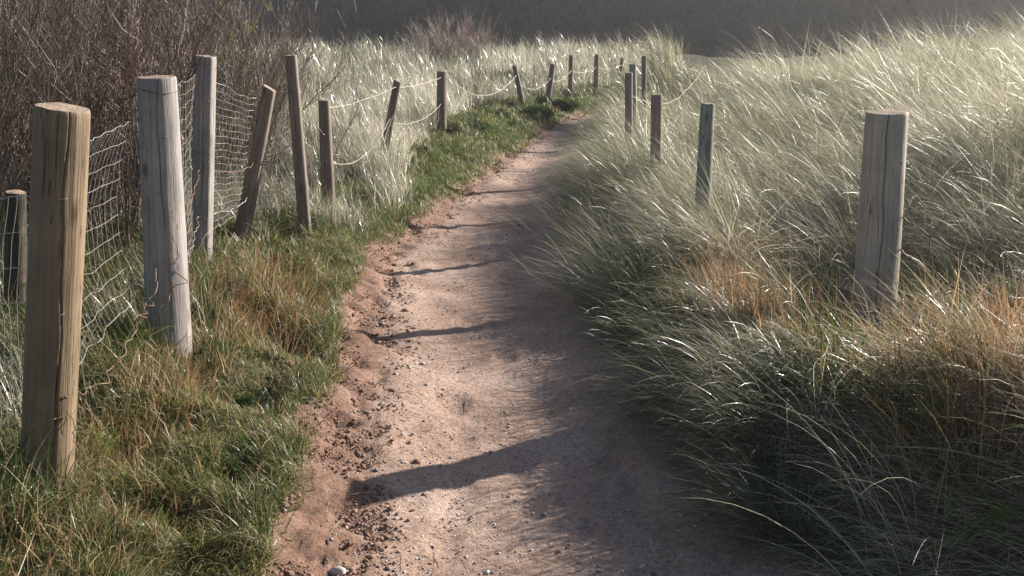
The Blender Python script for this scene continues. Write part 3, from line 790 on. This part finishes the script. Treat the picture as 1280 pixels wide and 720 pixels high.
def tussocks(gr, ncl, per, spread, L0, L1, w, segs, kw, windw=.9, cond=None, tint=0.0, bend=1.45, lean=.35, lod=7.0):
    cx, cy = field(ncl, **kw)
    dl_, dr_ = edges(cx, cy)
    ok = (dr_ > .10) & (cy > .9)
    if cond is not None: ok &= cond(cx, cy, dr_)
    cx, cy, dr_ = cx[ok], cy[ok], dr_[ok]
    n0 = len(cx)
    # bare patches between the tussocks
    keep = fbm(cx * 1.1, cy * 1.1, 75, 2) > -.42
    cx, cy, dr_ = cx[keep], cy[keep], dr_[keep]; n0 = len(cx)
    csz = np.clip(np.exp(rng.normal(0, .28, n0)), .5, 1.6); ctint = rng.normal(0, .17, n0); caz = rng.normal(0, .55, n0) + .9 * fbm(cx * .9, cy * .9, 72, 2); clean = rng.normal(0, .14, n0)
    cnt = np.maximum(4, (per * csz * rng.uniform(.6, 1.3, n0)).astype(int))
    r = lambda q: np.repeat(q, cnt)
    n = int(cnt.sum())
    rad = np.abs(rng.normal(0, 1, n)); th = rng.uniform(0, 6.28, n)
    X = r(cx) + spread * r(csz) * rad * np.cos(th); Y = r(cy) + spread * r(csz) * rad * np.sin(th)
    L = rng.uniform(L0, L1, n) * r(csz) * np.where(rng.uniform(0, 1, n) < .12, rng.uniform(.25, .6, n), 1)
    drb = r(dr_)
    k = 0.62 + .38 * sstep(1.2, 2.6, drb) * sstep(3.0, 7.0, Y)
    k = k * (.75 + .25 * sstep(.1, .5, drb))
    k = k * (1 - .22 * sstep(8, 10, Y) * (1 - sstep(11, 13, Y)) * (1 - sstep(.5, 1.4, drb)))
    L = L * k * (1 - .78 * np.exp(-(((X - 1.36) / .36) ** 2 + ((Y - 3.75) / .6) ** 2)))
    L = L * (1 - .68 * np.exp(-(((X - 1.9) / .55) ** 2 + ((Y - 3.4) / .75) ** 2)))
    wa = WIND + r(caz)
    az = np.arctan2(np.sin(th) * (.35 + .5 * rad) + windw * np.sin(wa) + rng.normal(0, .35, n), np.cos(th) * (.35 + .5 * rad) + windw * np.cos(wa) + rng.normal(0, .35, n))
    ln = np.clip(rng.normal(lean, .16, n) + .16 * rad + r(clean), -.1, 1.3)
    bd = np.clip(rng.normal(bend, .40, n), .02, 2.3)
    wd = w * rng.uniform(.6, 1.4, n) * np.maximum(1, Y / lod)
    rn = np.clip(.40 + r(ctint) + rng.normal(0, .2, n) + .14 * fbm(X * .6, Y * .6, 74, 2) + tint, 0, 1)
    P = place(X, Y)
    ok = clear_posts(X, Y, .015)
    gr.add(*[q[ok] for q in (P, L, az, ln, bd, wd)], segs, rn[ok])
    return n
gr = Grass()
nt_ = 0
# bank above the path: overhanging, greener
nt_ += tussocks(gr, 520, 130, .055, .34, .68, .0028, 7, dict(y0=1.3, y1=9, x0f=0, x1f=.32, xmin=.3, xmax=1.8, p=.7), tint=-.12, cond=lambda X, Y, d: d < 1.0, bend=1.35, lean=.6)
nt_ += tussocks(gr, 420, 130, .060, .36, .72, .0028, 7, dict(y0=1.5, y1=7, x0f=.12, x1f=.78, xmin=.9, xmax=4.5, p=.5), tint=.12, cond=lambda X, Y, d: d > .75, bend=1.0, lean=.5)
nt_ += tussocks(gr, 1500, 80, .085, .42, .80, .0027, 6, dict(y0=5, y1=14, x0f=.03, x1f=.75, xmin=.3, xmax=9.5, p=.6), tint=.17, bend=.80, lean=.62)
nt_ += tussocks(gr, 2200, 44, .12, .45, .85, .0028, 4, dict(y0=11, y1=27, x0f=.03, x1f=.75, xmin=.5, xmax=17, p=.5), tint=.18, bend=.75, lean=.66)
# high tussocks standing in front of the overlapping pair of posts
for (tx, ty) in [(1.02, 9.1), (1.14, 10.0), (1.28, 11.1), (1.36, 11.8), (1.5, 12.4), (.86, 7.0), (1.0, 7.25), (.78, 7.5), (1.02, 7.6), (1.2, 7.1), (.95, 8.2), (1.15, 8.4), (1.45, 9.8), (1.75, 10.6), (1.8, 12.6), (2.1, 13.6), (1.95, 13.2), (2.2, 13.9)]:
    n = 170
    th = rng.uniform(0, 6.28, n); rad = np.abs(rng.normal(0, 1, n))
    X = tx + .08 * rad * np.cos(th); Y = ty + .08 * rad * np.sin(th)
    gr.add(place(X, Y), rng.uniform(.4, .75, n) * (1.3 if ty > 12 else 1), np.arctan2(np.sin(th) * .7 + rng.normal(0, .3, n), np.cos(th) * .7 - .8), np.abs(rng.normal(.3, .18, n)), np.clip(rng.normal(1.2, .4, n), .1, 2), .0030 * rng.uniform(.6, 1.4, n) * max(1, ty / 7), 6, np.clip(rng.normal(.42, .24, n), 0, 1))
# thin flattened thatch between them
marram(gr, 700, 40, .14, .18, .40, .0026, 4, dict(y0=1.3, y1=8, x0f=0, x1f=.75, xmin=.3, xmax=4.5, p=.5), lean=.9, bend=.8, seedtint=.08)
marram(gr, 900, 40, .25, .25, .50, .0026, 4, dict(y0=6, y1=20, x0f=.03, x1f=.75, xmin=.3, xmax=12, p=.5), lean=.8, bend=.8, seedtint=.05)
# a few tall pale wisps arching out over the path
nt_ += tussocks(gr, 60, 14, .05, .62, .92, .0030, 8, dict(y0=1.6, y1=9, x0f=.05, x1f=.5, xmin=.5, xmax=3, p=.5), tint=.35, bend=1.2, lean=.35, cond=lambda X, Y, d: d < 1.2)
print('marram blades', nt_)
o = gr.build('marram_grass', M['marram'])
tag(o, 'long wind-combed marram grass covering the right bank and dune', 'marram grass', kind='stuff')

# left-hand pale dune grass beyond the fence
gr = Grass()
def fence_x(Y): return np.interp(Y, [0, 2.6, 3.9, 5.2, 6.5, 9.5, 12.3, 16, 19, 24], [-1.2, -1.22, -1.33, -1.6, -1.15, -1.15, -.85, 1.2, 4.6, 13.0])
def left_field(ncl, per, spread, L0, L1, w, segs, kw, off, tint=0.0, up=.25):
    X, Y, ox, oy, cr, cs = clump_field(ncl, per, spread, **kw)
    dl_, _ = edges(X, Y)
    ok = (fbm(X * 1.5, Y * 1.5, 88, 3) > -.12 + rng.normal(0, .07, len(X))) & (X < fence_x(Y) + off + .34 * fbm(Y * 2.2, X * 2.2, 78, 2)) & (dl_ > .25) & clear_posts(X, Y, .01) & (Y > .9)
    X, Y, ox, oy, cr, cs = [q[ok] for q in (X, Y, ox, oy, cr, cs)]
    n = len(X)
    az = np.arctan2(oy + rng.normal(0, .9, n) - .2, ox + rng.normal(0, .9, n) - .5) + 1.2 * fbm(X * 2, Y * 2, 79, 2)
    L = rng.uniform(L0, L1, n) * cs
    L = L * (1 + .9 * fbm(X * 1.5, Y * 1.5, 77, 2)); wd = w * rng.uniform(.7, 1.3, n) * np.maximum(1, Y / 6.0)
    rn = np.clip(cr * .7 + .50 * fbm(X * 1.0, Y * 1.0, 87, 2) + rng.normal(.26, .27, n) + tint, 0, 1)
    gr.add(place(X, Y), L, az, np.clip(rng.normal(up, .2, n), -.1, 1), np.clip(rng.normal(.75, .35, n), .05, 1.8), wd, segs, rn)
left_field(2700, 44, .09, .13, .38, .0027, 5, dict(y0=6.2, y1=14, x0f=-.62, x1f=.1, xmin=-9, xmax=1.5, p=.6), .22)
left_field(2900, 34, .15, .20, .44, .0028, 4, dict(y0=11, y1=27, x0f=-.62, x1f=.16, xmin=-17, xmax=4, p=.5), .22)
left_field(350, 34, .10, .14, .34, .0038, 4, dict(y0=1.5, y1=6.5, x0f=-.8, x1f=-.1, xmin=-4.5, xmax=-.9, p=.5), -.05, -.15)
o = gr.build('dune_grass', M['pale'])
tag(o, 'pale glinting dune grass filling the ground beyond the left fence', 'dune grass', kind='stuff')

# short turf on the left verge
gr = Grass()
def turf(n, kw, L0, L1, w, segs, cond, tint=0.0, straw=.0):
    X, Y = field(n, **kw)
    dl_, dr_ = edges(X, Y)
    near = 1 - sstep(3.5, 6.5, Y)
    lip = 0.17 + .07 * near + .10 * fbm(X * 3, Y * 3, 21, 3) - .11 * sstep(6, 9, Y)
    pat = fbm(X * 4.2, Y * 4.2, 80, 3)
    ok = cond(X, Y, dl_, dr_, lip, pat) & clear_posts(X, Y, .0)
    X, Y, pat = X[ok], Y[ok], pat[ok]
    n = len(X)
    az = 6.28 * (vnoise(X * 7, Y * 7, 82) * .5 + .5) + rng.normal(0, 1.0, n)
    L = rng.uniform(L0, L1, n) * np.maximum(.5, 1 + .9 * pat + .5 * fbm(X * 7, Y * 7, 84, 2))
    ln = np.abs(rng.normal(.5, .38, n)); bd = np.abs(rng.normal(1.1, .55, n))
    wd = w * rng.uniform(.7, 1.3, n) * np.maximum(1, Y / 5)
    rn = np.clip(rng.normal(.35, .28, n) - .22 * pat + tint + (rng.uniform(0, 1, n) < straw) * .5, 0, 1)
    gr.add(place(X, Y, .005), L, az, ln, bd, wd, segs, rn)
turf(95000, dict(y0=1.8, y1=6, x0f=-.75, x1f=0, xmin=-2.3, xmax=-.3, p=.8), .04, .13, .0030, 4, lambda X, Y, a, b, lip, p: (a > lip) & (a < 1.7) & (p > -.62 + rng.normal(0, .12, len(X))), straw=.2)
turf(100000, dict(y0=5.5, y1=17, x0f=-.3, x1f=.12, xmin=-1.8, xmax=2.2, p=.8), .03, .12, .0026, 3, lambda X, Y, a, b, lip, p: (a > lip - .04) & (a < 1.0), tint=-.02, straw=.06)
turf(16000, dict(y0=1.8, y1=8, x0f=-.6, x1f=.05, xmin=-2.0, xmax=.2, p=.8), .03, .09, .0028, 4, lambda X, Y, a, b, lip, p: (a > lip - .05) & (a < lip + .35), tint=.12)
# rank green grass among the netting and shrubs
turf(22000, dict(y0=2.0, y1=6, x0f=-.8, x1f=-.3, xmin=-4, xmax=-1.0, p=.5), .10, .26, .004, 4, lambda X, Y, a, b, lip, p: (a > .8), straw=.1)
# fresh green shoots at the sunny side of the right bank
turf(9000, dict(y0=1.5, y1=5, x0f=.3, x1f=.7, xmin=.9, xmax=3.2, p=.5), .12, .3, .005, 5, lambda X, Y, a, b, lip, p: (b > .5) & (p > .05), tint=-.1)
o = gr.build('turf', M['turf'])
tag(o, 'short mossy green turf along the left verge of the path', 'turf', kind='stuff')

gl = Grass()
X, Y = field(3600, 1.8, 10, -.45, .45, -1.3, 1.6, .8)
a, b = edges(X, Y)
ok = ((a > -.25) & (a < .35) & (rng.uniform(0, 1, len(X)) < .8)) | ((b > -.32) & (b < .15)) | (rng.uniform(0, 1, len(X)) < .06)
X, Y = X[ok], Y[ok]; n = len(X)
gl.add(place(X, Y, -.004), rng.uniform(.02, .12, n), rng.uniform(0, 6.28, n), rng.uniform(1.35, 1.6, n), rng.uniform(-.15, .25, n), rng.uniform(.0018, .0035, n), 4, np.clip(rng.normal(.6, .25, n), 0, 1))
tag(gl.build('grass_litter', M['dry']), 'dead grass bits lying loose on the path edges', 'litter', kind='stuff')

# rust-coloured dry grass near the posts
gr = Grass()
def dry(n, cx, cy, sx, sy, L0, L1, side):
    X = rng.normal(cx, sx, n); Y = rng.normal(cy, sy, n)
    dl_, dr_ = edges(X, Y)
    ok = clear_posts(X, Y, .01) & ((dl_ > .3) | (dr_ > .3)) & (Y > 1.2)
    X, Y = X[ok], Y[ok]; n = len(X)
    gr.add(place(X, Y, .005), rng.uniform(L0, L1, n), rng.normal(WIND if side > 0 else 0, 1.4, n), np.abs(rng.normal(.3, .25, n)), np.abs(rng.normal(.7, .4, n)), .0032 * rng.uniform(.7, 1.3, n) * np.maximum(1, Y / 6), 5, np.clip(rng.normal(.45, .28, n), 0, 1))
dry(2600, 1.30, 3.75, .30, .36, .06, .16, 1)
dry(900, 1.62, 4.45, .16, .16, .12, .28, 1)
dry(1000, .98, 4.3, .14, .35, .14, .30, 1)
dry(1100, 1.42, 2.75, .14, .25, .22, .44, 1)
dry(2600, 1.75, 3.3, .24, .45, .07, .20, 1)
dry(900, 1.2, 4.9, .2, .4, .15, .35, 1)
dry(520, -1.28, 3.2, .09, .35, .08, .20, -1)
dry(1100, -1.2, 4.6, .2, .4, .10, .24, -1)
dry(120, -.85, 3.3, .22, .5, .05, .12, -1)
dry(700, -1.2, 2.4, .2, .3, .08, .18, -1)
o = gr.build('dry_grass', M['dry'])
tag(o, 'rust-coloured dry grass stems gathered round the nearer posts', 'dry grass', kind='stuff')

# ------------------------------------------------------------------ soil crumbs, pebbles
def lumps(n, X, Y, S, mat, name, label, flat=.6, sink=.25):
    ico = [(0, 0, 1)] + [(.894 * math.cos(k * 1.2566), .894 * math.sin(k * 1.2566), .447) for k in range(5)] + [(.894 * math.cos(k * 1.2566 + .628), .894 * math.sin(k * 1.2566 + .628), -.447) for k in range(5)] + [(0, 0, -1)]
    ico = np.array(ico)
    f = np.array([(0, 1 + k, 1 + (k + 1) % 5) for k in range(5)] + [(1 + k, 6 + k, 1 + (k + 1) % 5) for k in range(5)] + [(6 + k, 6 + (k + 1) % 5, 1 + (k + 1) % 5) for k in range(5)] + [(11, 6 + (k + 1) % 5, 6 + k) for k in range(5)])
    n = len(X)
    sc = S[:, None, None] * np.stack([rng.uniform(.6, 1.3, n), rng.uniform(.6, 1.3, n), rng.uniform(.7, 1.2, n) * flat], -1)[:, None, :]
    V_ = ico[None] * (1 + rng.uniform(-.38, .38, (n, 12, 1))) * sc
    a = rng.uniform(0, 6.28, n); c, s = np.cos(a)[:, None], np.sin(a)[:, None]
    V_ = np.stack([V_[..., 0] * c - V_[..., 1] * s, V_[..., 0] * s + V_[..., 1] * c, V_[..., 2]], -1)
    z = height(X, Y)
    V_ = V_ + np.stack([X, Y, z + S * flat * (.5 - sink)], -1)[:, None]
    Fl = (np.arange(n)[:, None, None] * 12 + f[None]).reshape(-1, 3)
    o = link(name, mesh_from(name, V_.reshape(-1, 3), Fl, smooth=False), mat)
    return tag(o, label, name.split('_')[-1], kind='stuff')
X, Y = field(26000, 1.9, 15, -.4, .4, -1.2, 2.2, .9)
a, b = edges(X, Y); ok = (a < .12) & (b < .12) & (fbm(X * 2, Y * 2, 90, 2) > -.25)
X, Y = X[ok], Y[ok]
S = np.clip(np.exp(rng.normal(math.log(.0026), .5, len(X))), .0012, .014) * np.maximum(1, Y / 6)
sel = rng.uniform(0, 1, len(X)) < .22
lumps(0, X[sel], Y[sel], S[sel] * 1.15, M['white'], 'pale_gravel', 'pale small stones and grit scattered over the sandy path')
X, Y, S = X[~sel], Y[~sel], S[~sel]
lumps(0, X, Y, S, M['pebble'], 'gravel', 'small stones and grit scattered over the sandy path')
X, Y = field(42000, 1.9, 11, -.4, .1, -1.4, .3, .8)
a, b = edges(X, Y)
near = 1 - sstep(3.5, 6.5, Y)
ok = (a > -.10 + rng.normal(0, .04, len(X))) & (a < .30 + .14 * near + .05 * fbm(X * 4, Y * 4, 92, 2) - .12 * sstep(6, 9, Y)) & (fbm(X * 3.5, Y * 3.5, 93, 3) > -.3)
X, Y = X[ok], Y[ok]
S = np.clip(np.exp(rng.normal(math.log(.0036), .55, len(X))), .0013, .014)
lumps(0, X, Y, S, M['clod'], 'soil_crumbs', 'crumbled red soil along the worn left edge of the path', .6, .3)

# dark mossy cushions on the left verge
def cushion(name, px, py, rx, rz, mat, label, group, cat='moss'):
    Yh = ground_hit(px, py, .03); P = at_y(px, py, Yh); z = float(height(P[0], P[1]))
    nu, nv = 26, 18
    u = np.linspace(0, 2 * np.pi, nu, endpoint=False); v = np.linspace(-.5, np.pi / 2, nv)
    UU, VV = np.meshgrid(u, v)
    s0 = px * .37 + py * .11
    x = np.cos(VV) * np.cos(UU); y_ = np.cos(VV) * np.sin(UU); zz = np.sin(VV)
    rr = 1 + .22 * fbm(x * 2.1 + s0, y_ * 2.1 + zz * 1.7, 95, 3) + .10 * fbm(x * 8 + s0, y_ * 8 + zz * 5, 96, 2)
    Vc = np.stack([x * rr * rx, y_ * rr * rx, zz * rr * rz], -1).reshape(-1, 3)
    a = np.arange(nv - 1)[:, None] * nu + np.arange(nu)[None]; b = np.arange(nv - 1)[:, None] * nu + (np.arange(nu)[None] + 1) % nu
    o = link(name, mesh_from(name, Vc, np.stack([a, b, b + nu, a + nu], -1).reshape(-1, 4)), mat, loc=(P[0], P[1], z))
    # fuzz of tiny leaves: a part of the cushion
    n = int(900 * (rx / .06) ** 1.3)
    th = rng.uniform(0, 6.28, n); ph = np.arcsin(rng.uniform(0, 1, n))
    d = np.stack([np.cos(ph) * np.cos(th), np.cos(ph) * np.sin(th), np.sin(ph)], -1)
    r_ = 1 + .22 * fbm(d[:, 0] * 2.1 + s0, d[:, 1] * 2.1 + d[:, 2] * 1.7, 95, 3)
    bs = d * r_[:, None] * np.array([rx, rx, rz]) * .97
    ggr = Grass(); ggr.add(bs, rng.uniform(.008, .024, n) * (1 + rx * 9), th, np.pi / 2 - ph + rng.normal(0, .4, n), rng.uniform(0, .6, n), np.full(n, .004) * (1 + rx * 4), 2, np.clip(rng.normal(.15, .15, n), 0, 1))
    f = ggr.build('moss_leaves', M['turf']); f.parent = o
    return tag(o, label, cat, group)
MG = 'mossy lumps on the left verge'
cushion('moss_lump', 312, 585, .034, .055, M['moss'], 'dark mossy lump lowest on the verge, nearest the crumbled soil', MG)
cushion('moss_lump', 292, 590, .035, .045, M['moss'], 'dark green lump just left of the lowest mossy lump', MG)
cushion('moss_lump', 302, 560, .035, .055, M['moss'], 'rounded dark mossy lump above the two lowest ones', MG)
cushion('moss_lump', 308, 505, .045, .05, M['moss'], 'dark mossy lump halfway up the verge beside the red soil', MG)
cushion('moss_lump', 270, 440, .06, .05, M['moss'], 'elongated dark mossy lump at the right foot of the silvery post', MG)
GG = 'green mounds by the bend'
cushion('grassy_mound', 668, 142, .21, .10, M['moss'], 'dark rounded green mound at the left of the bend', GG, 'mound')
cushion('grassy_mound', 706, 131, .19, .09, M['moss'], 'smaller green mound below the far upright posts', GG, 'mound')

# leafy weeds: rosettes of broad leaves
def weed(px, py, n, size, label, cat='weed', wr=1.0):
    Yh = ground_hit(px, py, .03); P = at_y(px, py, Yh); z = float(height(P[0], P[1]))
    az = rng.uniform(0, 6.28, n)
    bs = np.stack([rng.normal(0, size * .35, n), rng.normal(0, size * .35, n), rng.uniform(0, size * .6, n)], -1)
    g_ = Grass(); g_.add(bs, size * rng.uniform(.5, 1.0, n), az, rng.uniform(.5, 1.2, n), rng.uniform(.1, .8, n), size * wr * rng.uniform(.2, .34, n), 4, rng.uniform(0, 1, n))
    o = g_.build('leafy_weed', M['leaf']); o.location = (P[0], P[1], z)
    return tag(o, label, cat, 'leafy weeds')
weed(122, 560, 34, .075, 'small bright leafy weed at the foot of the nearest tan post')
weed(190, 660, 40, .06, 'low leafy weed in the turf at the bottom left')
weed(1225, 690, 30, .20, 'bright long-leaved green plant in the bottom right corner', wr=.22)

# flint chip on the bare soil
mbv = MB()
P = at_z(421, 706, .03); zc = float(height(P[0], P[1]))
ang = np.linspace(0, 2 * np.pi, 9, endpoint=False)
rr = np.array([1, .8, .9, .6, .75, 1.1, .9, .7, .85]) * .016
ring0 = np.stack([rr * np.cos(ang) * 1.5, rr * np.sin(ang), 0 * ang - .006], -1); ring1 = ring0 * np.array([.9, .9, 1]) + np.array([.002, 0, .014]); ring2 = ring0 * np.array([.45, .4, 1]) + np.array([.003, .001, .019])
Vf = np.concatenate([ring0, ring1, ring2, [[.003, .001, .0145]]])
Fq = np.concatenate([np.stack([k * 9 + np.arange(9), k * 9 + (np.arange(9) + 1) % 9, (k + 1) * 9 + (np.arange(9) + 1) % 9, (k + 1) * 9 + np.arange(9)], -1) for k in range(2)])
Ft = np.stack([18 + np.arange(9), 18 + (np.arange(9) + 1) % 9, np.full(9, 27)], -1)
o = link('flint_stone', mesh_from('flint_stone', Vf, [Fq, Ft], smooth=False), M['white'], loc=(P[0], P[1], zc + .004))
tag(o, 'small whitish stone lying on the bare soil at the bottom edge', 'stone')

# ------------------------------------------------------------------ air
HAZE = 0.0029
mh = bpy.data.materials.new('pale_air'); mh.use_nodes = True
nt = mh.node_tree; nt.nodes.clear()
ou = nt.nodes.new('ShaderNodeOutputMaterial'); pv = nt.nodes.new('ShaderNodeVolumePrincipled')
pv.inputs['Color'].default_value = (.93, .92, .92, 1); pv.inputs['Density'].default_value = HAZE; pv.inputs['Anisotropy'].default_value = .68
nt.links.new(pv.outputs[0], ou.inputs['Volume'])
x0, x1, y0, y1, z0, z1 = -175, 175, -35, 275, -8, 13
Vb = np.array([[x0, y0, z0], [x1, y0, z0], [x1, y1, z0], [x0, y1, z0], [x0, y0, z1], [x1, y0, z1], [x1, y1, z1], [x0, y1, z1]])
Fb = np.array([[0, 3, 2, 1], [4, 5, 6, 7], [0, 1, 5, 4], [1, 2, 6, 5], [2, 3, 7, 6], [3, 0, 4, 7]])
if HAZE > 0:
    hz = link('haze', mesh_from('haze', Vb, Fb, smooth=False), mh)
    tag(hz, 'bright thin haze hanging over the dunes', 'haze', kind='stuff')

# ------------------------------------------------------------------ light, sky, camera
SUN_EL = R(23.5); SUN_AZ = R(33)          # azimuth measured from +X towards +Y
sd = Vector((math.cos(SUN_EL) * math.cos(SUN_AZ), math.cos(SUN_EL) * math.sin(SUN_AZ), math.sin(SUN_EL)))
sl = bpy.data.lights.new('sun', 'SUN'); sl.energy = 5.0; sl.angle = R(.53); sl.color = (1, .93, .84)
so = bpy.data.objects.new('sun', sl); COL.objects.link(so)
so.rotation_mode = 'QUATERNION'; so.rotation_quaternion = sd.to_track_quat('Z', 'Y'); so.location = (20, 12, 12)

w = bpy.data.worlds.new('World'); scene.world = w; w.use_nodes = True
nt = w.node_tree; nt.nodes.clear()
wo = nt.nodes.new('ShaderNodeOutputWorld'); bg = nt.nodes.new('ShaderNodeBackground'); sk = nt.nodes.new('ShaderNodeTexSky')
sk.sky_type = 'NISHITA'; sk.sun_disc = False; sk.sun_elevation = SUN_EL; sk.sun_rotation = math.atan2(sd.x, sd.y)
sk.air_density = .8; sk.dust_density = .4
bg.inputs['Strength'].default_value = .05
nt.links.new(sk.outputs[0], bg.inputs[0]); nt.links.new(bg.outputs[0], wo.inputs[0])

cam = bpy.data.cameras.new('camera'); cam.sensor_width = 36; cam.lens = 36 * F / 1280; cam.clip_end = 2000; cam.clip_start = .05
co = bpy.data.objects.new('camera', cam); COL.objects.link(co)
co.location = (0, 0, CAMH); co.rotation_euler = (math.pi / 2 - PITCH, 0, 0)
scene.camera = co

scene.render.engine = 'CYCLES'
scene.cycles.use_denoising = True
scene.cycles.max_bounces = 6; scene.cycles.diffuse_bounces = 3; scene.cycles.glossy_bounces = 2; scene.cycles.transmission_bounces = 4
scene.cycles.volume_bounces = 0; scene.cycles.transparent_max_bounces = 4
scene.view_settings.view_transform = 'Standard'; scene.view_settings.look = 'None'
scene.view_settings.gamma = 1; scene.view_settings.use_curve_mapping = False
scene.view_settings.exposure = 1.15
